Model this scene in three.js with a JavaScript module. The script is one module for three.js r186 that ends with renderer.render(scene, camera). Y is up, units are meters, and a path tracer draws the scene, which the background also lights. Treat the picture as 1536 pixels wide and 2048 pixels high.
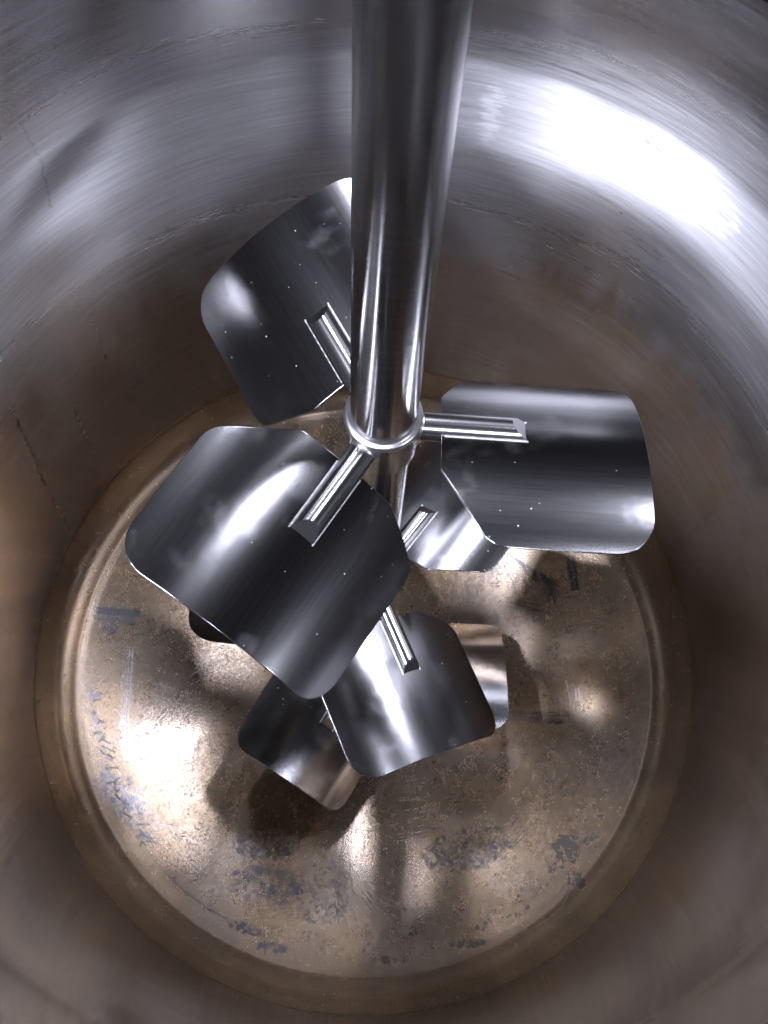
import * as THREE from 'three';
import { mergeGeometries } from 'three/addons/utils/BufferGeometryUtils.js';
import { RectAreaLightUniformsLib } from 'three/addons/lights/RectAreaLightUniformsLib.js';

// ------------------------------------------------------------------ camera, light, exposure
const W = 768, H = 1024;
const scene = new THREE.Scene();
scene.background = new THREE.Color().setRGB(0.012, 0.0125, 0.015);
const camera = new THREE.PerspectiveCamera(50.03, W / H, 0.02, 60);
{
  const tilt = 0.36415, roll = 0.08712, ct = Math.cos(tilt), st = Math.sin(tilt), cr = Math.cos(roll), sr = Math.sin(roll);
  const F = new THREE.Vector3(0, -ct, -st), U0 = new THREE.Vector3(0, st, -ct), R0 = new THREE.Vector3(1, 0, 0);
  const R = R0.clone().multiplyScalar(cr).addScaledVector(U0, sr), U = R0.clone().multiplyScalar(-sr).addScaledVector(U0, cr);
  camera.position.set(0.00783, 1.80582, 0.42889);
  camera.quaternion.setFromRotationMatrix(new THREE.Matrix4().makeBasis(R, U, F.negate()));
  camera.updateMatrixWorld();
}
const renderer = new THREE.WebGLRenderer({ antialias: true });
renderer.setSize(W, H);
renderer.toneMapping = THREE.LinearToneMapping;
renderer.toneMappingExposure = 0.8;
renderer.shadowMap.enabled = true;
RectAreaLightUniformsLib.init();
// lamps hanging over the open tank: [centre, aimed at, width, length, turn, radiance]
const LAMPS = [ // [centre x, z], width along x, length along z, radiance
  { c: [-4.60, 4.60], w: 5.2, l: 0.8, power: 310, label: 'long ceiling lamp behind the camera on its left' },
  { c: [1.00, 4.60], w: 0.5, l: 0.9, power: 180, label: 'ceiling lamp behind the camera, nearest to it' },
  { c: [9.6, 5.60], w: 1.7, l: 1.7, power: 170, label: 'big square ceiling lamp far off to the right' },
  { c: [1.75, -0.70], w: 1.0, l: 0.28, power: 70, label: 'slim ceiling lamp over the right rim of the tank' },
  { c: [2.75, -3.45], w: 1.2, l: 1.3, power: 105, label: 'square ceiling lamp far beyond the right rim of the tank' },
  { c: [-2.95, 0.35], w: 0.5, l: 0.7, power: 330, label: 'ceiling lamp beyond the left rim of the tank' },
  { c: [-0.72, -3.40], w: 0.4, l: 1.3, power: 150, label: 'narrow ceiling lamp behind the shaft' },
  { c: [-2.50, -4.50], w: 1.2, l: 0.5, power: 20, label: 'wide ceiling lamp farthest beyond the tank' },
];
const LAMP_Y = 6.0;
const LAMP_COLOR = new THREE.Color().setRGB(0.79, 0.81, 1.0);

// ------------------------------------------------------------------ helpers
let seed = 12345;
const rnd = () => { seed = (seed * 1664525 + 1013904223) >>> 0; return seed / 4294967296; };
function hash(x, y, s) { let h = Math.imul(x | 0, 374761393) ^ Math.imul(y | 0, 668265263) ^ Math.imul(s | 0, 2147483647 - 1013); h = Math.imul(h ^ (h >>> 13), 1274126177); h ^= h >>> 16; return (h >>> 0) / 4294967296; }
function vnoise(x, y, s, px = 0) { // value noise, optional period px along x
  const xi = Math.floor(x), yi = Math.floor(y), fx = x - xi, fy = y - yi, ux = fx * fx * (3 - 2 * fx), uy = fy * fy * (3 - 2 * fy);
  const w = (a) => (px ? ((a % px) + px) % px : a);
  const a = hash(w(xi), yi, s), b = hash(w(xi + 1), yi, s), c = hash(w(xi), yi + 1, s), d = hash(w(xi + 1), yi + 1, s);
  return a + (b - a) * ux + (c - a) * uy + (a - b - c + d) * ux * uy;
}
function fbm(x, y, s, o = 4, px = 0) { let v = 0, a = 0.5, t = 0; for (let i = 0; i < o; i++) { v += a * vnoise(x, y, s + i * 17, px); t += a; a *= 0.5; x *= 2; y *= 2; px *= 2; } return v / t; }
const sstep = (a, b, x) => { const t = Math.min(1, Math.max(0, (x - a) / (b - a))); return t * t * (3 - 2 * t); };
const mix = (a, b, t) => a + (b - a) * t;
const srgb = (c) => (c <= 0.0031308 ? 12.92 * c : 1.055 * Math.pow(c, 1 / 2.4) - 0.055);
const clamp8 = (v) => Math.max(0, Math.min(255, Math.round(v * 255)));
function tex(w, h, fn, color) { // fn(i, j) -> [r, g, b] linear
  const d = new Uint8Array(w * h * 4);
  for (let j = 0; j < h; j++) for (let i = 0; i < w; i++) {
    const c = fn(i, j), k = 4 * (j * w + i);
    for (let n = 0; n < 3; n++) d[k + n] = clamp8(color ? srgb(Math.max(0, c[n])) : c[n]);
    d[k + 3] = 255;
  }
  const t = new THREE.DataTexture(d, w, h, THREE.RGBAFormat, THREE.UnsignedByteType);
  t.magFilter = THREE.LinearFilter; t.minFilter = THREE.LinearFilter; t.wrapS = t.wrapT = THREE.RepeatWrapping;
  if (color) t.colorSpace = THREE.SRGBColorSpace;
  t.needsUpdate = true; return t;
}
function grid(nu, nv, pos, uvf) { // smooth sheet with finite-difference normals
  const P = [], N = [], UV = [], I = [], a = new THREE.Vector3(), b = new THREE.Vector3(), e = 1e-4;
  for (let j = 0; j <= nv; j++) for (let i = 0; i <= nu; i++) {
    const u = i / nu, v = j / nv, p = pos(u, v); P.push(p[0], p[1], p[2]);
    const p1 = pos(u + e, v), p0 = pos(u - e, v), q1 = pos(u, Math.min(1, v + e)), q0 = pos(u, Math.max(0, v - e));
    a.set(p1[0] - p0[0], p1[1] - p0[1], p1[2] - p0[2]); b.set(q1[0] - q0[0], q1[1] - q0[1], q1[2] - q0[2]);
    a.cross(b).normalize(); N.push(a.x, a.y, a.z); UV.push(...uvf(u, v, p));
  }
  for (let j = 0; j < nv; j++) for (let i = 0; i < nu; i++) { const k = j * (nu + 1) + i; I.push(k, k + 1, k + nu + 2, k, k + nu + 2, k + nu + 1); }
  const g = new THREE.BufferGeometry();
  g.setAttribute('position', new THREE.Float32BufferAttribute(P, 3)); g.setAttribute('normal', new THREE.Float32BufferAttribute(N, 3)); g.setAttribute('uv', new THREE.Float32BufferAttribute(UV, 2)); g.setIndex(I);
  return g;
}
const taken = {};
function numbered(n) { taken[n] = (taken[n] ?? -1) + 1; return taken[n] ? n + '_' + String(taken[n]).padStart(3, '0') : n; }
function part(name, geo, mat, parent) { const m = new THREE.Mesh(geo, mat); m.name = numbered(name); m.castShadow = m.receiveShadow = true; parent.add(m); return m; }
function thing(name, label, category, x = 0, y = 0, z = 0) { const g = new THREE.Group(); g.name = numbered(name); g.position.set(x, y, z); g.userData = { label, category }; scene.add(g); return g; }

// ------------------------------------------------------------------ tank dimensions (metres; y = 0 at the joint of wall and dished floor)
const R = 0.55, RC = 1.1, RK = 0.11, DEP = 0.2127, RT = 0.4889, RIM = 1.0, SEAM = 0.762, CIRC = 2 * Math.PI * R;
const floorY = (r) => (r < RT ? -DEP + RC - Math.sqrt(RC * RC - r * r) : -Math.sqrt(Math.max(0, RK * RK - (r - (R - RK)) ** 2)));
// angle t: 0 at -z (far side), clockwise seen from above; the sheet's cut lies at +z
const ang = (u) => (u - 0.5) * 2 * Math.PI;
function wallR(t, h) {
  const c = fbm((t / (2 * Math.PI) + 0.5) * 9, h * 3 + 5, 3, 2, 9) - 0.5;
  return R + 0.0075 * Math.exp(-Math.hypot(h - SEAM, 0.012) / 0.085) * sstep(0, 0.4, h) - 0.0006 * Math.exp(-(((h - SEAM) / 0.007) ** 2)) + 0.0016 * (fbm((t / (2 * Math.PI) + 0.5) * 22, h * 11, 7, 2, 22) - 0.5) * sstep(0.1, 0.45, h) + 0.0035 * c * sstep(0.02, 0.3, h);
}

// ------------------------------------------------------------------ materials
// rolled and ground wall: grinding lines run round the tank
const wallW = 2048, wallH = 1024, wallTop = RIM;
const wallInfo = (i, j) => {
  const u = i / wallW, h = (j + 0.5) / wallH * wallTop, t = (u - 0.5) * 360;
  return { u, h, t };
};
const streak = (u, h, s) => fbm(u * 60, h * 420, s, 3, 60);
// hand-placed marks on the wall, drawn at [degrees from the far side, height]
const wallMarks = (() => {
  const c = document.createElement('canvas'); c.width = wallW; c.height = wallH;
  const g = c.getContext('2d'); g.fillStyle = '#000'; g.fillRect(0, 0, wallW, wallH); g.lineCap = 'round'; g.lineJoin = 'round';
  const X = (t) => (t / 360 + 0.5) * wallW, Y = (h) => h / wallTop * wallH;
  const line = (pts, w, style) => { g.strokeStyle = style; for (let i = 0; i + 1 < pts.length; i++) { let [x, y] = [X(pts[i][0]), Y(pts[i][1])]; const [x2, y2] = [X(pts[i + 1][0]), Y(pts[i + 1][1])]; const n = 14; for (let k = 1; k <= n; k++) { const nx = mix(X(pts[i][0]), x2, k / n) + (rnd() - 0.5) * 3, ny = mix(Y(pts[i][1]), y2, k / n); g.lineWidth = w * (0.5 + rnd()); g.globalAlpha = 0.35 + 0.65 * rnd(); g.beginPath(); g.moveTo(x, y); g.lineTo(nx, ny); g.stroke(); x = nx; y = ny; } } g.globalAlpha = 1; };
  // red: rusty drip lines
  line([[-68.9, 0.444], [-69.7, 0.327], [-71.4, 0.209], [-72.4, 0.02]], 3.4, '#ff0000');
  line([[-60, 0.279], [-60.6, 0.12], [-63.7, 0.0]], 2.6, '#e00000');
  line([[-51.1, 0.449], [-51.4, 0.321]], 2.2, '#d00000');
  line([[-49.7, 0.821], [-49, 0.756], [-50.3, 0.683]], 1.4, '#800000');
  line([[67.7, 0.264], [67.2, 0.139], [66.2, 0.03]], 2.0, '#c00000');
  for (let k = 0; k < 26; k++) { const t = -100 + rnd() * 200, h = 0.05 + rnd() * 0.36; line([[t, h], [t - 1 + 2 * rnd(), h - 0.02 - 0.1 * rnd()]], 1.0, '#600000'); }
  // green: rough reworked spots; blue: smears that stay smooth and dark
  g.globalCompositeOperation = 'lighter';
  const blob = (t, h, rt, rh, n, style) => { g.fillStyle = style; for (let k = 0; k < n; k++) { const a = rnd() * 6.283, q = Math.sqrt(rnd()); g.globalAlpha = 0.25 + 0.3 * rnd(); g.beginPath(); g.ellipse(X(t + rt * q * Math.cos(a)), Y(h + rh * q * Math.sin(a)), 2 + 5 * rnd(), 1 + 2 * rnd(), 0, 0, 7); g.fill(); } g.globalAlpha = 1; };
  blob(10.2, 0.69, 1.2, 0.055, 120, '#00c000'); blob(43.5, 0.713, 2.5, 0.03, 90, '#009000'); blob(-46, 0.73, 3, 0.03, 70, '#009000');
  const wipe = (t, h, rt, rh, n, style) => { g.strokeStyle = style; for (let k = 0; k < n; k++) { const q = (rnd() + rnd() - 1), tt = t + rt * q, hh = h + rh * (rnd() + rnd() - 1), l = rt * (0.1 + 0.5 * rnd()); g.globalAlpha = 0.08 + 0.16 * rnd(); g.lineWidth = 0.8 + 1.0 * rnd(); g.beginPath(); g.moveTo(X(tt), Y(hh)); g.lineTo(X(tt + l), Y(hh + 0.004 * (rnd() - 0.5))); g.stroke(); } g.globalAlpha = 1; };
  wipe(31, 0.744, 2.5, 0.008, 60, '#0000c0'); wipe(34, 0.59, 9, 0.06, 110, '#000080'); wipe(26, 0.62, 8, 0.03, 70, '#000070'); wipe(-44, 0.64, 8, 0.04, 70, '#000070'); wipe(-56, 0.62, 8, 0.04, 60, '#000070'); wipe(15, 0.80, 14, 0.03, 120, '#000060'); wipe(-30, 0.80, 16, 0.04, 120, '#000060'); wipe(20, 0.55, 20, 0.05, 160, '#000050');
  const d = g.getImageData(0, 0, wallW, wallH).data;
  return (i, j, k) => d[4 * (j * wallW + i) + k] / 255;
})();
const LEVEL = 0.42; // a brown film covers the wall up to the old liquid level
const filmAt = (u, h) => sstep(0.05, -0.05, h - LEVEL - 0.10 * (fbm(u * 20, h * 3, 77, 4, 20) - 0.5) - 0.10 * (fbm(u * 160, h * 2.5, 79, 3, 160) - 0.5)) * (0.75 + 0.5 * (fbm(u * 60, h * 4, 78, 3, 60) - 0.5));
const wallColor = tex(wallW, wallH, (i, j) => {
  const { u, h } = wallInfo(i, j);
  const s = streak(u, h, 11), m = fbm(u * 14, h * 7, 5, 4, 14), f = filmAt(u, h), d = 0.72 * wallMarks(i, j, 0);
  const b = 0.53 + 0.20 * (s - 0.5) + 0.06 * (m - 0.5);
  const br = 1 + 0.5 * (s - 0.5);
  let c = [mix(b * 0.99, 0.31 * br, f), mix(b * 0.985, 0.218 * br, f), mix(b, 0.135 * br, f)];
  const w = wallMarks(i, j, 2) * 0.5; c = c.map((x) => x * (1 - w));
  return [mix(c[0], 0.035, d), mix(c[1], 0.018, d), mix(c[2], 0.01, d)];
}, true);
const ground = (h) => sstep(0.60, 0.67, h) * sstep(0.78, 0.755, h); // band ground rough along the weld
const wallRough = tex(wallW, wallH, (i, j) => {
  const { u, h } = wallInfo(i, j);
  const s = streak(u, h, 23), m = fbm(u * 10, h * 9, 31, 4, 10), band = fbm(3.3, h * 16, 41, 2), f = filmAt(u, h);
  const gr = ground(h + 0.03 * (fbm(u * 30, h * 2, 37, 3, 30) - 0.5));
  const near = sstep(80, 130, Math.abs(wallInfo(i, j).t) + 60 * (m - 0.5)); // the near side was never ground
  const zone = mix(0.23 + 0.12 * sstep(0.42, 0.66, h + 0.1 * (m - 0.5)) + 0.10 * gr - 0.16 * sstep(0.78, 0.89, h + 0.10 * (m - 0.5)), 0.13, near);
  const r = mix(zone, mix(0.19, 0.15, near), f) + 0.055 * (s - 0.5) + 0.08 * (m - 0.5) + 0.06 * (band - 0.5) * (1 - f) + 0.10 * wallMarks(i, j, 1) - 0.18 * wallMarks(i, j, 2) + 0.1 * wallMarks(i, j, 0);
  return [0, Math.max(0.08, r), 1 - 0.12 * f];
});
const wallBump = tex(wallW, wallH, (i, j) => { const { u, h } = wallInfo(i, j); const v = streak(u, h, 51) * 0.45 + fbm(u * 30, h * 30, 57, 3, 30) * 0.35 + wallMarks(i, j, 1) * 0.2 * fbm(u * 400, h * 200, 58, 2, 400); return [v, v, v]; });
const wallMat = new THREE.MeshPhysicalMaterial({ map: wallColor, roughness: 1, roughnessMap: wallRough, metalness: 1, metalnessMap: wallRough, bumpMap: wallBump, bumpScale: 0.0002, anisotropy: 0.96, anisotropyRotation: Math.PI / 2 });

// dished floor: brown film and rust specks over steel, scraped bare in places
const FS = 2048, FM = 1.16;
// hand-placed marks on the floor, in metres [x, z]: red = scraped to bare dark steel, green = dark residue, blue = light scratches
const floorMarks = (() => {
  const c = document.createElement('canvas'); c.width = c.height = FS;
  const g = c.getContext('2d'), X = (x) => (x / FM + 0.5) * FS, S = FS / FM;
  g.fillStyle = '#000'; g.fillRect(0, 0, FS, FS); g.lineCap = 'round'; g.lineJoin = 'round'; g.globalCompositeOperation = 'lighter';
  const seg = (x, z, x2, z2, w, style, a = 1) => { g.strokeStyle = style; g.globalAlpha = a; g.lineWidth = w * S; g.beginPath(); g.moveTo(X(x), X(z)); g.lineTo(X(x2), X(z2)); g.stroke(); g.globalAlpha = 1; };
  const hatch = (x, z, x2, z2, spread, n, len, dir, w, style) => { for (let k = 0; k < n; k++) { const t = rnd(), o = (rnd() - 0.5) * spread, px = mix(x, x2, t) + o * (z2 - z), pz = mix(z, z2, t) - o * (x2 - x), l = len * (0.3 + rnd()); seg(px, pz, px + l * Math.cos(dir + 0.15 * (rnd() - 0.5)), pz + l * Math.sin(dir + 0.15 * (rnd() - 0.5)), w * (0.4 + rnd()), style, 0.25 + 0.6 * rnd()); } };
  const patch = (x, z, rx, rz, n, size, style, turn = 0) => { for (let k = 0; k < n; k++) { const a = rnd() * 6.283, q = Math.sqrt(rnd()), ex = rx * q * Math.cos(a), ez = rz * q * Math.sin(a), cx = x + ex * Math.cos(turn) - ez * Math.sin(turn), cz = z + ex * Math.sin(turn) + ez * Math.cos(turn); g.fillStyle = style; g.globalAlpha = 0.2 + 0.6 * rnd(); g.beginPath(); g.ellipse(X(cx), X(cz), size * S * (0.3 + rnd()), size * S * (0.2 + 0.5 * rnd()), rnd() * 3, 0, 7); g.fill(); } g.globalAlpha = 1; };
  const bent = (pts, w, style, a) => { for (let i = 0; i + 1 < pts.length; i++) seg(...pts[i], ...pts[i + 1], w, style, a); };
  // scraped bars and hatchings
  for (let k = 0; k < 26; k++) { const z = -0.068 + 0.026 * rnd(); seg(-0.492 + 0.01 * rnd(), z, -0.425 + 0.012 * rnd(), z - 0.008, 0.003, '#d00000', 0.5); }
  patch(-0.46, -0.035, 0.014, 0.01, 26, 0.006, '#a00000');
  for (let k = 0; k < 80; k++) { const t = rnd(), x = mix(0.245, 0.335, t), z = mix(-0.258, -0.205, t); seg(x, z, x + 0.012, z + 0.008 + 0.05 * t * rnd(), 0.0016, '#c00000', 0.6); }
  for (let k = 0; k < 22; k++) { const o = 0.016 * rnd(); seg(0.352 + o, -0.25, 0.364 + o, -0.188, 0.0016, '#b00000', 0.6); }
  hatch(0.25, 0.047, 0.34, 0.046, 0.2, 40, 0.05, 0, 0.002, '#b00000'); hatch(0.249, -0.165, 0.304, -0.156, 0.3, 30, 0.02, 0.2, 0.0018, '#900000');
  bent([[0.235, -0.25], [0.262, -0.2], [0.268, -0.178]], 0.003, '#a00000', 0.7); bent([[0.3, -0.18], [0.345, -0.18], [0.39, -0.2]], 0.002, '#900000', 0.6);
  // dark band and cells near the left rim
  bent([[-0.474, 0.079], [-0.46, 0.12], [-0.443, 0.162], [-0.424, 0.215], [-0.404, 0.26], [-0.369, 0.297], [-0.334, 0.318]], 0.010, '#600000', 0.6);
  for (let k = 0; k < 60; k++) { const t = rnd(), x = mix(-0.478, -0.335, t), z = 0.07 + 0.25 * Math.sin(t * 1.4) / Math.sin(1.4) + (rnd() - 0.5) * 0.02; seg(x, z, x + 0.03 * (rnd() - 0.3), z + 0.015 * (rnd() - 0.5), 0.003, rnd() < 0.5 ? '#b00000' : '#00a000', 0.6); }
  patch(-0.395, 0.25, 0.05, 0.03, 160, 0.006, '#800000', 0.6); patch(-0.47, 0.09, 0.012, 0.03, 40, 0.005, '#900000');
  bent([[-0.30, 0.367], [-0.262, 0.395], [-0.218, 0.419], [-0.19, 0.43]], 0.003, '#a00000', 0.7); bent([[-0.33, 0.34], [-0.30, 0.367]], 0.002, '#900000', 0.6);
  patch(-0.159, 0.441, 0.03, 0.008, 60, 0.005, '#900000', 0.2); patch(-0.11, 0.467, 0.024, 0.007, 50, 0.005, '#900000', 0.1);
  for (let k = 0; k < 9; k++) { const x = -0.1 + k * 0.012; seg(x, 0.462, x + 0.006, 0.485, 0.002, '#900000', 0.5); }
  seg(-0.13, 0.43, -0.12, 0.48, 0.002, '#a00000', 0.8); seg(-0.258, 0.379, -0.232, 0.365, 0.0025, '#a00000', 0.7); seg(-0.08, 0.46, -0.05, 0.44, 0.002, '#a00000', 0.7);
  // lumpy dark residue
  patch(-0.146, 0.307, 0.055, 0.024, 220, 0.006, '#007000'); patch(-0.136, 0.372, 0.06, 0.03, 130, 0.008, '#700000'); patch(-0.043, 0.38, 0.05, 0.05, 260, 0.005, '#006000'); patch(-0.05, 0.395, 0.06, 0.03, 120, 0.004, '#700000');
  hatch(-0.02, 0.30, 0.0, 0.40, 0.4, 50, 0.03, 1.2, 0.0016, '#006000');
  patch(0.205, 0.285, 0.085, 0.035, 330, 0.006, '#007800', -0.25); patch(0.20, 0.29, 0.06, 0.022, 150, 0.006, '#600000', -0.2);
  hatch(0.27, 0.23, 0.34, 0.25, 0.8, 70, 0.022, 2.2, 0.0018, '#006800');
  // cracked dark crust at the right
  for (const [cx, cz, rx, rz, tn] of [[0.368, 0.275, 0.026, 0.024, 0.3], [0.376, 0.322, 0.017, 0.014, 0.6], [0.402, 0.255, 0.016, 0.008, -0.5]]) {
    g.save(); g.translate(X(cx), X(cz)); g.rotate(tn); g.fillStyle = '#00d000'; g.beginPath();
    for (let k = 0; k < 26; k++) { const a = k / 26 * 6.283, q = 0.65 + 0.5 * rnd(); g.lineTo(rx * S * q * Math.cos(a), rz * S * q * Math.sin(a)); } g.fill();
    g.globalCompositeOperation = 'multiply'; g.strokeStyle = '#000'; // cracks
    for (let k = 0; k < 13; k++) { let px = (rnd() - 0.5) * 2 * rx * S, pz = (rnd() - 0.5) * 2 * rz * S, d = rnd() * 6.283; g.lineWidth = 1.5 + 3 * rnd(); g.beginPath(); g.moveTo(px, pz); for (let i = 0; i < 7; i++) { d += (rnd() - 0.5) * 1.5; px += 7 * Math.cos(d); pz += 7 * Math.sin(d); g.lineTo(px, pz); } g.stroke(); }
    g.restore(); g.globalCompositeOperation = 'lighter';
  }
  for (let k = 0; k < 26; k++) { const t = rnd(); patch(mix(0.335, 0.425, t), mix(0.30, 0.235, t) + 0.05 * (rnd() - 0.5), 0.004, 0.003, 4, 0.004, '#00b000'); }
  bent([[0.366, 0.34], [0.352, 0.365], [0.33, 0.385], [0.30, 0.405]], 0.004, '#00a000', 0.8);
  for (let k = 0; k < 16; k++) { const x = 0.215 + 0.1 * rnd(), z = 0.415 - (x - 0.215) * 0.45 + 0.012 * (rnd() - 0.5); patch(x, z, 0.003, 0.002, 3, 0.004, '#00a000'); }
  patch(0.2, 0.436, 0.03, 0.006, 60, 0.005, '#008000', -0.15); patch(0.08, 0.47, 0.03, 0.005, 40, 0.005, '#007000'); patch(0.115, 0.425, 0.008, 0.008, 20, 0.004, '#00a000');
  hatch(0.02, 0.36, 0.10, 0.40, 0.4, 60, 0.012, 0.8, 0.0018, '#007000');
  // lighter scratches
  for (let k = 0; k < 26; k++) { const o = (rnd() - 0.5) * 0.02; bent([[-0.425 + o, -0.01], [-0.42 + o, 0.05], [-0.412 + o * 0.8, 0.115], [-0.40 + o * 0.6, 0.17]], 0.0010, '#0000c0', 0.5); }
  bent([[-0.43, 0.105], [-0.415, 0.118], [-0.418, 0.135], [-0.405, 0.15], [-0.412, 0.16], [-0.398, 0.19]], 0.004, '#0000e0', 0.8);
  for (let k = 0; k < 14; k++) { const o = k * 0.0035; bent([[-0.40 + o, 0.235], [-0.365 + o, 0.29], [-0.325 + o, 0.34 - o]], 0.0013, '#0000b0', 0.7); }
  for (let k = 0; k < 24; k++) { const z = 0.02 + 0.09 * rnd(), x = -0.40 + 0.03 * rnd(); seg(x, z, x + 0.07, z + 0.012, 0.0013, '#000090', 0.5); }
  for (const [a, b, c2, d2] of [[0.362, -0.02, 0.372, 0.025], [0.383, -0.006, 0.386, 0.016], [0.378, -0.004, 0.380, 0.014]]) seg(a, b, c2, d2, 0.003, '#0000e0', 0.9);
  for (let k = 0; k < 12; k++) seg(0.03 + 0.02 * rnd(), -0.15 + 0.02 * rnd(), 0.05 + 0.03 * rnd(), -0.115 + 0.03 * rnd(), 0.0014, '#0000a0', 0.7);
  for (let k = 0; k < 40; k++) { const z = 0.17 + 0.12 * rnd(), x = 0.055 + 0.03 * rnd(); bent([[x, z], [x + 0.03, z - 0.004], [x + 0.06, z - 0.014]], 0.0012, '#000080', 0.6); }
  for (let k = 0; k < 700; k++) { const a = rnd() * 6.283, r = 0.46 * Math.sqrt(rnd()), x = r * Math.cos(a), z = r * Math.sin(a), d = rnd() * 3.14, l = 0.006 + 0.03 * rnd() * rnd(); seg(x, z, x + l * Math.cos(d), z + l * Math.sin(d), 0.0007, rnd() < 0.6 ? '#b00000' : '#000080', 0.6); }
  for (let k = 0; k < 220; k++) { const a0 = rnd() * 6.283, r = 0.1 + 0.34 * Math.sqrt(rnd()), l = 0.1 + 0.25 * rnd(), pts = []; for (let i = 0; i <= 8; i++) { const a = a0 + l * i / 8; pts.push([r * Math.cos(a), r * Math.sin(a)]); } bent(pts, 0.0006, rnd() < 0.5 ? '#800000' : '#000070', 0.5); }
  const d = g.getImageData(0, 0, FS, FS).data;
  return (x, z, k) => { const i = Math.min(FS - 1, Math.max(0, Math.floor(X(x)))), j = Math.min(FS - 1, Math.max(0, Math.floor(X(z)))); return d[4 * (j * FS + i) + k] / 255; };
})();
// how thick the brown film lies on the steel: cloudy, with fine grain
function floorFilm(x, z) {
  const n = fbm(x * 9 + 9, z * 9, 61, 5), g = fbm(x * 240 + z * 120, z * 420 - x * 60, 65, 2) - 0.5;
  const kn = sstep(0.465, 0.51, Math.hypot(x, z) + 0.03 * (n - 0.5));
  return Math.max(0, Math.min(1, mix(0.55 + 0.9 * (n - 0.35) + 0.45 * g, 0.75 + 0.2 * (n - 0.5), kn)));
}
const rMax = 0.55;
const floorColor = tex(FS, FS, (i, j) => {
  const x = (i / FS - 0.5) * FM, z = (j / FS - 0.5) * FM, r = Math.hypot(x, z);
  if (r > rMax + 0.02) return [0.3, 0.2, 0.13];
  const film = floorFilm(x, z), f = fbm(x * 70, z * 52 + x * 20, 71, 3), p = vnoise(x * 760 + z * 260, z * 560, 81), q = vnoise(x * 420 + z * 100, z * 560, 83), n2 = fbm(x * 22, z * 22, 85, 3);
  const t = 0.9 + 0.7 * (n2 - 0.5);
  let c = [mix(0.43, 0.32 * t, film), mix(0.38, 0.215 * t, film), mix(0.32, 0.11 * t, film)];
  const put = (a, col) => { c = [mix(c[0], col[0], a), mix(c[1], col[1], a), mix(c[2], col[2], a)]; };
  put(sstep(0.45, 0.70, f) * sstep(0.74, 0.86, p) * sstep(0.49, 0.45, r) * 0.85, [0.13, 0.045, 0.012]);
  put(sstep(0.74, 0.84, q) * sstep(0.34, 0.56, f) * sstep(0.50, 0.46, r) * 0.9, [0.075, 0.04, 0.022]);
  put(Math.min(1, floorMarks(x, z, 0) * 1.3), [0.10, 0.098, 0.105]); put(Math.min(1, floorMarks(x, z, 1) * 1.4), [0.05, 0.035, 0.025]); put(floorMarks(x, z, 2) * 0.45, [0.66, 0.66, 0.68]);
  return c;
}, true);
const floorRough = tex(1024, 1024, (i, j) => {
  const x = (i / 1024 - 0.5) * FM, z = (j / 1024 - 0.5) * FM;
  if (Math.hypot(x, z) > rMax + 0.02) return [0, 0.4, 0.3];
  const film = floorFilm(x, z), m = fbm(x * 200, z * 160, 91, 2), a = floorMarks(x, z, 0), b = floorMarks(x, z, 1), c = floorMarks(x, z, 2), f = fbm(x * 70, z * 52 + x * 20, 71, 3), p = vnoise(x * 760 + z * 260, z * 560, 81);
  const rust = 0.8 * sstep(0.45, 0.70, f) * sstep(0.74, 0.86, p) * sstep(0.49, 0.45, Math.hypot(x, z));
  const r = mix(0.19, 0.26, film) + 0.10 * (m - 0.5) - 0.03 * a + 0.22 * b + 0.05 * c + 0.3 * rust;
  return [0, r, Math.max(0.03, mix(0.95, 0.72, film) * (1 - b) * (1 - rust) + a * 0.3)];
});
const floorBump = tex(1024, 1024, (i, j) => { const x = (i / 1024 - 0.5) * FM, z = (j / 1024 - 0.5) * FM; const ok = sstep(0.50, 0.46, Math.hypot(x, z)), v = 0.5 * ok * fbm(x * 240, z * 190, 95, 2) + 0.25 * fbm(x * 30, z * 30, 97, 3) + 0.25 * floorMarks(x, z, 1) + 0.12 * floorFilm(x, z) - 0.1 * floorMarks(x, z, 0); return [v, v, v]; });
const floorMat = new THREE.MeshPhysicalMaterial({ map: floorColor, roughness: 1, roughnessMap: floorRough, metalness: 1, metalnessMap: floorRough, bumpMap: floorBump, bumpScale: 0.00012, clearcoat: 0.9, clearcoatRoughness: 0.2 });

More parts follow.
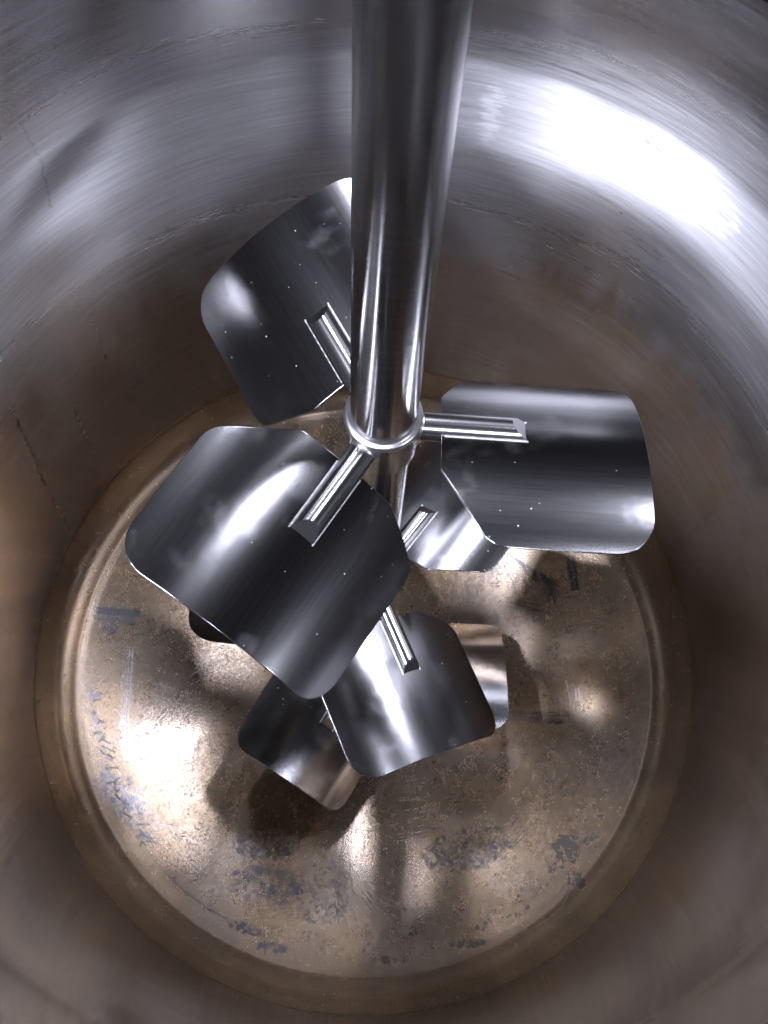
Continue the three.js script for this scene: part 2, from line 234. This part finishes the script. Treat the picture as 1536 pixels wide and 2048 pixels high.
const polish = (rough, base, s) => new THREE.MeshPhysicalMaterial({ color: new THREE.Color().setRGB(base, base * 0.99, base * 0.985), metalness: 1, roughness: rough });
const plateTex = (k) => {
  const N = 512, M = 0.27, spots = [];
  for (let n = 0; n < 30; n++) spots.push([rnd() * N, rnd() * N, 0.25 + 0.75 * rnd() * rnd()]);
  const dust = new Float32Array(N * N);
  for (const [x, y, r] of spots) for (let j = Math.floor(y - 3); j <= y + 3; j++) for (let i = Math.floor(x - 3); i <= x + 3; i++) if (i >= 0 && j >= 0 && i < N && j < N) dust[j * N + i] = Math.max(dust[j * N + i], sstep(r + 0.6, r - 0.3, Math.hypot(i - x, j - y)));
  const smear = (i, j) => sstep(0.62, 0.85, fbm(i / N * 7, j / N * 7, 200 + k, 4)) ;
  const brush = (i, j) => fbm(i / N * 8, j / N * 220, 210 + k, 3);
  const map = tex(N, N, (i, j) => { const d = dust[j * N + i], b = 0.25 + 0.03 * (brush(i, j) - 0.5) + 0.05 * smear(i, j); return [mix(b, 0.75, d), mix(b * 0.99, 0.75, d), mix(b * 0.985, 0.76, d)]; }, true);
  const rough = tex(N, N, (i, j) => { const d = dust[j * N + i]; return [0, 0.165 + 0.018 * (brush(i, j) - 0.5) + 0.07 * smear(i, j) + 0.5 * d, 1 - d]; });
  for (const t of [map, rough]) { t.repeat.set(1 / M, 1 / M); t.offset.set(0, 0.5); }
  return new THREE.MeshPhysicalMaterial({ map, roughness: 1, roughnessMap: rough, metalness: 1, metalnessMap: rough });
};
const plateMats = [plateTex(0), plateTex(1), plateTex(2)], tubeMat = polish(0.2, 0.5);
const shaftRough = tex(256, 1024, (i, j) => { const u = i / 256, y = j / 1024 * 1.6; const turn = fbm(u * 3, y * 500, 301, 3, 3), blot = fbm(u * 6 + 3 * y, y * 14, 303, 4), up = sstep(1.05, 1.3, y); return [0, 0.15 + 0.07 * (turn - 0.5) + 0.07 * (blot - 0.4) + 0.03 * up, 1]; });
const shaftColor = tex(256, 1024, (i, j) => { const u = i / 256, y = j / 1024 * 1.6; const turn = fbm(u * 3, y * 500, 311, 3, 3), blot = fbm(u * 5 + 2 * y, y * 11, 313, 4); const b = 0.46 + 0.06 * (turn - 0.5) - 0.14 * (blot - 0.45); return [b, b * 0.985, b * 0.98]; }, true);
for (const t of [shaftRough, shaftColor]) t.repeat.set(1 / 0.1885, 1 / 1.6);
const shaftMat = new THREE.MeshPhysicalMaterial({ map: shaftColor, metalness: 1, roughness: 1, roughnessMap: shaftRough, anisotropy: 0.5, anisotropyRotation: Math.PI / 2 });
const weldMat = polish(0.32, 0.62);
const rustWeldMat = new THREE.MeshStandardMaterial({ color: new THREE.Color().setRGB(0.30, 0.21, 0.125), metalness: 0.85, roughness: 0.32 });

// ------------------------------------------------------------------ the tank
const tank = thing('mixing_tank', 'round stainless steel tank, brown stained dished floor, seen from inside', 'tank');
part('shell_wall', grid(320, 200, (u, v) => { const t = ang(u), h = v * RIM, r = wallR(t, h); return [r * Math.sin(t), h, -r * Math.cos(t)]; }, (u, v) => [u, v]), wallMat, tank);
const DENTS = [[0.20, 0.27, 0.085, 0.0045], [-0.14, 0.335, 0.075, 0.004], [-0.30, 0.10, 0.13, -0.004], [0.39, -0.03, 0.10, 0.008], [0.02, -0.28, 0.12, -0.003]];
const dent = (x, z) => { let d = 0; for (const [cx, cz, r, h] of DENTS) { const q = Math.hypot(x - cx, z - cz) / r; d += h * Math.exp(-q * q * 1.6); } return d + 0.0022 * (fbm(x * 6 + 3, z * 6 + 8, 401, 2) - 0.5); };
const ARC = RC * Math.asin(RT / RC), KN = RK * (Math.PI / 2 - Math.asin(RT / RC));
part('dished_floor', grid(320, 220, (u, v) => {
  const t = ang(u), l = v * (ARC + KN), a0 = Math.asin(RT / RC);
  let r, y;
  if (l < ARC) { const a = l / RC; r = RC * Math.sin(a); y = -DEP + RC - RC * Math.cos(a); } else { const b = a0 + (l - ARC) / RK; r = R - RK + RK * Math.sin(b); y = -RK * Math.cos(b); }
  r = Math.max(r, 1e-4);
  const x = r * Math.sin(t), z = -r * Math.cos(t);
  const rip = 0.0011 * Math.sin((r - 0.505) * 200) * sstep(0.495, 0.51, r) * sstep(0.549, 0.54, r);
  return [x, y + dent(x, z) * sstep(0.53, 0.42, r) + rip, z];
}, (u, v, p) => [p[0] / FM + 0.5, p[2] / FM + 0.5]), floorMat, tank);
part('joint_weld', grid(320, 10, (u, v) => { const t = ang(u), a = (v - 0.5) * Math.PI, w = 0.0012 * (1 + 0.2 * Math.sin(u * 700)), h = -0.002 + 0.007 * Math.sin(a), r = R + 0.0004 - w * Math.cos(a); return [r * Math.sin(t), h, -r * Math.cos(t)]; }, (u, v) => [u * CIRC, v]), rustWeldMat, tank);
part('weld_seam', grid(320, 10, (u, v) => { const t = ang(u), a = (v - 0.5) * Math.PI, w = 0.00025 * (0.8 + 0.5 * vnoise(u * 90, 1, 5, 90)), h = SEAM + 0.0012 * (fbm(u * 24, 3, 6, 2, 24) - 0.5) + 0.007 * Math.sin(a), r = wallR(t, h) + 0.0004 - w * Math.cos(a); return [r * Math.sin(t), h, -r * Math.cos(t)]; }, (u, v) => [u * CIRC, v]), weldMat, tank);

// ------------------------------------------------------------------ the agitator
const agitator = thing('agitator', 'steel mixing shaft with three tiers of curved blades standing in the tank', 'agitator');
const rod = (r, y0, y1, seg = 96) => grid(seg, 8, (u, v) => { const t = ang(u); return [r * Math.sin(t), mix(y0, y1, v), -r * Math.cos(t)]; }, (u, v) => [u * 2 * Math.PI * r, mix(y0, y1, v)]);
const lathe = (pts, seg = 96) => new THREE.LatheGeometry(pts.map(([r, y]) => new THREE.Vector2(r, y)), seg);
part('upper_shaft', rod(0.03, 2.45, 0.92), shaftMat, agitator);
part('lower_shaft', rod(0.0275, 0.87, -0.10), shaftMat, agitator);
const HUBS = [0.9044, 0.4171, -0.0392];
for (const [k, h] of HUBS.entries()) {
  const hub = part('hub', lathe([[0.0276, h - 0.046], [0.0318, h - 0.045], [0.0325, h - 0.043], [0.0325, h + 0.018], [0.0305, h + 0.021], [0.027, h + 0.022]]), tubeMat, agitator);
  const c = [];
  for (const [r, y] of [[0.0320, 0.0115], [0.0338, 0.0120], [0.0349, 0.0130], [0.0354, 0.0148], [0.0355, 0.0172], [0.0352, 0.0192], [0.0344, 0.0206], [0.0330, 0.0213], [0.0316, 0.0219], [0.0306, 0.0232], [0.0301, 0.0255], [0.0299, 0.0280]]) c.push([r, h + y]);
  part('collar_ring', lathe(c), weldMat, hub);
}
// blade: curved plate, u outward from the axis, s along the chord (arc length), profile a circular arc
const B = { phi: 0.4567, kap: -4.252, u0: 0.0539, u1: 0.2379, sm: -0.1162, sp: 0.1223, cu: 0.0442, cs: 0.0687, smi: -0.0522, ui: 0.0282, tz: 0.1312, rt: 0.0131, th: 0.0028 };
const arc = (s) => { const k = B.kap, p = B.phi; return { v: (Math.sin(p + k * s) - Math.sin(p)) / k, n: -(Math.cos(p + k * s) - Math.cos(p)) / k, a: p + k * s }; };
function roundPoly(pts, step) { // [[u, s, radius]]
  const out = [];
  for (let i = 0; i < pts.length; i++) {
    const p = pts[i], a = pts[(i + pts.length - 1) % pts.length], b = pts[(i + 1) % pts.length];
    const da = [a[0] - p[0], a[1] - p[1]], db = [b[0] - p[0], b[1] - p[1]], la = Math.hypot(...da), lb = Math.hypot(...db);
    const cosA = (da[0] * db[0] + da[1] * db[1]) / (la * lb), half = Math.acos(cosA) / 2, cut = Math.min(p[2] / Math.tan(half), 0.49 * la, 0.49 * lb), n = 9;
    const A = [p[0] + da[0] / la * cut, p[1] + da[1] / la * cut], C = [p[0] + db[0] / lb * cut, p[1] + db[1] / lb * cut], r = cut * Math.tan(half);
    const bis = [da[0] / la + db[0] / lb, da[1] / la + db[1] / lb], bl = Math.hypot(...bis), O = [p[0] + bis[0] / bl * r / Math.sin(half), p[1] + bis[1] / bl * r / Math.sin(half)];
    let t0 = Math.atan2(A[1] - O[1], A[0] - O[0]), t1 = Math.atan2(C[1] - O[1], C[0] - O[0]); while (t1 - t0 > Math.PI) t1 -= 2 * Math.PI; while (t1 - t0 < -Math.PI) t1 += 2 * Math.PI;
    for (let k = 0; k <= n; k++) { const t = mix(t0, t1, k / n); out.push([O[0] + r * Math.cos(t), O[1] + r * Math.sin(t)]); }
  }
  const fine = []; // even spacing so that bent edges stay smooth
  for (let i = 0; i < out.length; i++) { const a = out[i], b = out[(i + 1) % out.length], l = Math.hypot(b[0] - a[0], b[1] - a[1]), n = Math.max(1, Math.ceil(l / step)); if (l < 1e-6) continue; for (let k = 0; k < n; k++) fine.push([mix(a[0], b[0], k / n), mix(a[1], b[1], k / n)]); }
  return fine;
}
const outlineOf = (sp) => roundPoly([[B.u0, B.smi, 0.015], [B.u0 + B.ui, B.sm, 0.02], [B.u1, B.sm, 0.032], [B.u1, sp, 0.034], [B.u0 + B.cu, sp, 0.026], [B.u0, sp - B.cs, 0.012]], 0.003);
const plateOf = (sp) => {
  const outline = outlineOf(sp);
  const th = B.th / 2, P = [], N = [], UV = [], I = [];
  const put = (u, s, out, n, nu, ns, nn) => { // point on the bent sheet, moved by n along its normal
    const q = arc(s), c = Math.cos(q.a), d = Math.sin(q.a);
    P.push(u, q.n + n * c, q.v - n * d); N.push(nu, ns * d + nn * c, ns * c - nn * d); UV.push(u, s); return P.length / 3 - 1;
  };
  const rows = 90, cols = 28, uAt = (s) => { let lo = 1e9, hi = -1e9; for (let i = 0; i < outline.length; i++) { const a = outline[i], b = outline[(i + 1) % outline.length]; if ((a[1] - s) * (b[1] - s) > 0 || a[1] === b[1]) continue; const u = mix(a[0], b[0], (s - a[1]) / (b[1] - a[1])); lo = Math.min(lo, u); hi = Math.max(hi, u); } return [lo, hi]; };
  // interior points on a lattice with a constrained rim: strips of rows clipped to the outline
  const smin = Math.min(...outline.map((p) => p[1])), smax = Math.max(...outline.map((p) => p[1]));
  for (const side of [1, -1]) {
    const base = P.length / 3;
    for (let j = 0; j <= rows; j++) {
      const f = j / rows, s = mix(smin + 1e-7, smax - 1e-7, (1 - Math.cos(f * Math.PI)) / 2), [a, b] = uAt(s);
      for (let i = 0; i <= cols; i++) put(mix(a, b, i / cols), s, 0, side * th, 0, 0, side);
    }
    for (let j = 0; j < rows; j++) for (let i = 0; i < cols; i++) { const k = base + j * (cols + 1) + i, l = k + cols + 1; if (side > 0) I.push(k, l, k + 1, k + 1, l, l + 1); else I.push(k, k + 1, l, k + 1, l + 1, l); }
  }
  const base = P.length / 3, seg = 6, M = outline.length; // rounded rim
  for (let i = 0; i < M; i++) {
    const a = outline[(i + M - 1) % M], p = outline[i], b = outline[(i + 1) % M], tu = b[0] - a[0], ts = b[1] - a[1], l = Math.hypot(tu, ts) || 1, ou = ts / l, os = -tu / l;
    for (let k = 0; k <= seg; k++) { const t = (k / seg - 0.5) * Math.PI, c = Math.cos(t) * th * 0.8, n = Math.sin(t); put(p[0] + ou * c, p[1] + os * c, 0, n * th, ou * Math.cos(t), os * Math.cos(t), n); }
  }
  for (let i = 0; i < M; i++) for (let k = 0; k < seg; k++) { const a = base + i * (seg + 1) + k, b = base + ((i + 1) % M) * (seg + 1) + k; I.push(a, a + 1, b, b, a + 1, b + 1); }
  const g = new THREE.BufferGeometry();
  g.setAttribute('position', new THREE.Float32BufferAttribute(P, 3)); g.setAttribute('normal', new THREE.Float32BufferAttribute(N, 3)); g.setAttribute('uv', new THREE.Float32BufferAttribute(UV, 2)); g.setIndex(I);
  return g;
};
const plateGeo = plateOf(B.sp), shortPlateGeo = plateOf(B.sp - 0.009);
// stub tube slotted over the plate, its ends cut on a slope
const stubGeo = (() => {
  const r = B.rt, back = 0.015, end = (t) => B.tz - back * Math.abs(Math.sin(t - 0));
  const dir = (t) => { const c = Math.cos(t), s = Math.sin(t), a = B.phi; return [s * Math.cos(a) + c * Math.sin(a), c * Math.cos(a) - s * Math.sin(a)]; }; // [y, z] with t = 0 along the chord
  const side = grid(48, 12, (u, v) => { const t = u * 2 * Math.PI, d = dir(t); return [mix(0.026, end(t), v), r * d[0], r * d[1]]; }, (u, v) => [v * 0.1, u * 0.08]);
  const P = [], N = [], UV = [];
  for (const half of [0, 1]) for (let i = 0; i < 20; i++) {
    const t0 = (half + i / 20) * Math.PI, t1 = (half + (i + 1) / 20) * Math.PI, n = dir(half ? -Math.PI / 2 : Math.PI / 2), q = Math.hypot(1, back / r);
    for (const [rr, t] of [[0, 0], [r, t1], [r, t0]]) { const d = dir(t); P.push(rr ? end(t) : B.tz, rr * d[0], rr * d[1]); N.push(1 / q, n[0] * back / r / q, n[1] * back / r / q); UV.push(0, 0); }
  }
  const cap = new THREE.BufferGeometry();
  cap.setAttribute('position', new THREE.Float32BufferAttribute(P, 3)); cap.setAttribute('normal', new THREE.Float32BufferAttribute(N, 3)); cap.setAttribute('uv', new THREE.Float32BufferAttribute(UV, 2));
  cap.setIndex([...Array(P.length / 3).keys()]);
  return mergeGeometries([side, cap]);
})();
const filletGeo = (() => { // weld fillet where the stub meets the hub
  return grid(48, 10, (u, v) => { const t = u * 2 * Math.PI, a = v * Math.PI / 2, w = 0.0058; const rr = B.rt + w * (1 - Math.sin(a)), y = rr * Math.sin(t), z = rr * Math.cos(t); const hx = Math.sqrt(Math.max(0, 0.0318 ** 2 - z * z)); return [hx - 0.0004 + w * (1 - Math.cos(a)), y, z]; }, (u, v) => [u, v]);
})();
const weldGeo = (() => { // fillet bead along both sides of the stub on the plate
  const gs = [];
  for (const s of [1, -1]) gs.push(grid(10, 40, (u, v) => { const t = u * Math.PI * 2, q = arc(s * (B.rt + 0.0004)), w = 0.0010 * (1 + 0.08 * Math.sin(v * 60)), c = Math.cos(q.a), d = Math.sin(q.a), n = B.th / 2; return [mix(B.u0 + 0.002, B.tz, v), q.n + n * c + w * Math.sin(t), q.v - n * d + w * Math.cos(t)]; }, (u, v) => [u, v]));
  return mergeGeometries(gs);
})();
const AZ = -0.0228, TIER = [AZ, AZ + 1.11, AZ - 0.0451], TWEAK = [[0, 0, -0.032], [0, 0, 0], [0, 0, 0]]; // blades are not welded on quite evenly
for (const [k, h] of HUBS.entries()) for (let n = 0; n < 3; n++) {
  const arm = part('blade', k === 0 && n === 2 ? shortPlateGeo : plateGeo, plateMats[(k + n) % 3], agitator);
  arm.position.set(0, h, 0); arm.rotation.y = -(TIER[k] + n * 2 * Math.PI / 3 + (TWEAK[k][n]));
  part('stub_tube', stubGeo, tubeMat, arm);
  part('hub_weld', filletGeo, weldMat, arm);
  part('weld_bead', weldGeo, weldMat, arm);
}

// ------------------------------------------------------------------ the lamps (outside the frame)
const housingMat = new THREE.MeshStandardMaterial({ color: 0xb8bab8, roughness: 0.6 }), glowMat = new THREE.MeshStandardMaterial({ color: 0xffffff, emissive: LAMP_COLOR, emissiveIntensity: 1 });
for (const L of LAMPS) {
  const len = L.l, g = thing('ceiling_lamp', L.label, 'lamp', L.c[0], LAMP_Y, L.c[1]);
  const case_ = part('lamp_housing', new THREE.BoxGeometry(L.w + 0.05, 0.07, len + 0.05), housingMat, g); case_.position.y = 0.045;
  const glow = part('lamp_panel', new THREE.BoxGeometry(L.w, 0.01, len), glowMat, g); glow.position.y = 0.004; glow.castShadow = false;
  const light = new THREE.RectAreaLight(LAMP_COLOR, L.power, L.w, len); light.position.y = -0.004; light.rotation.x = -Math.PI / 2; g.add(light);
}
renderer.render(scene, camera);
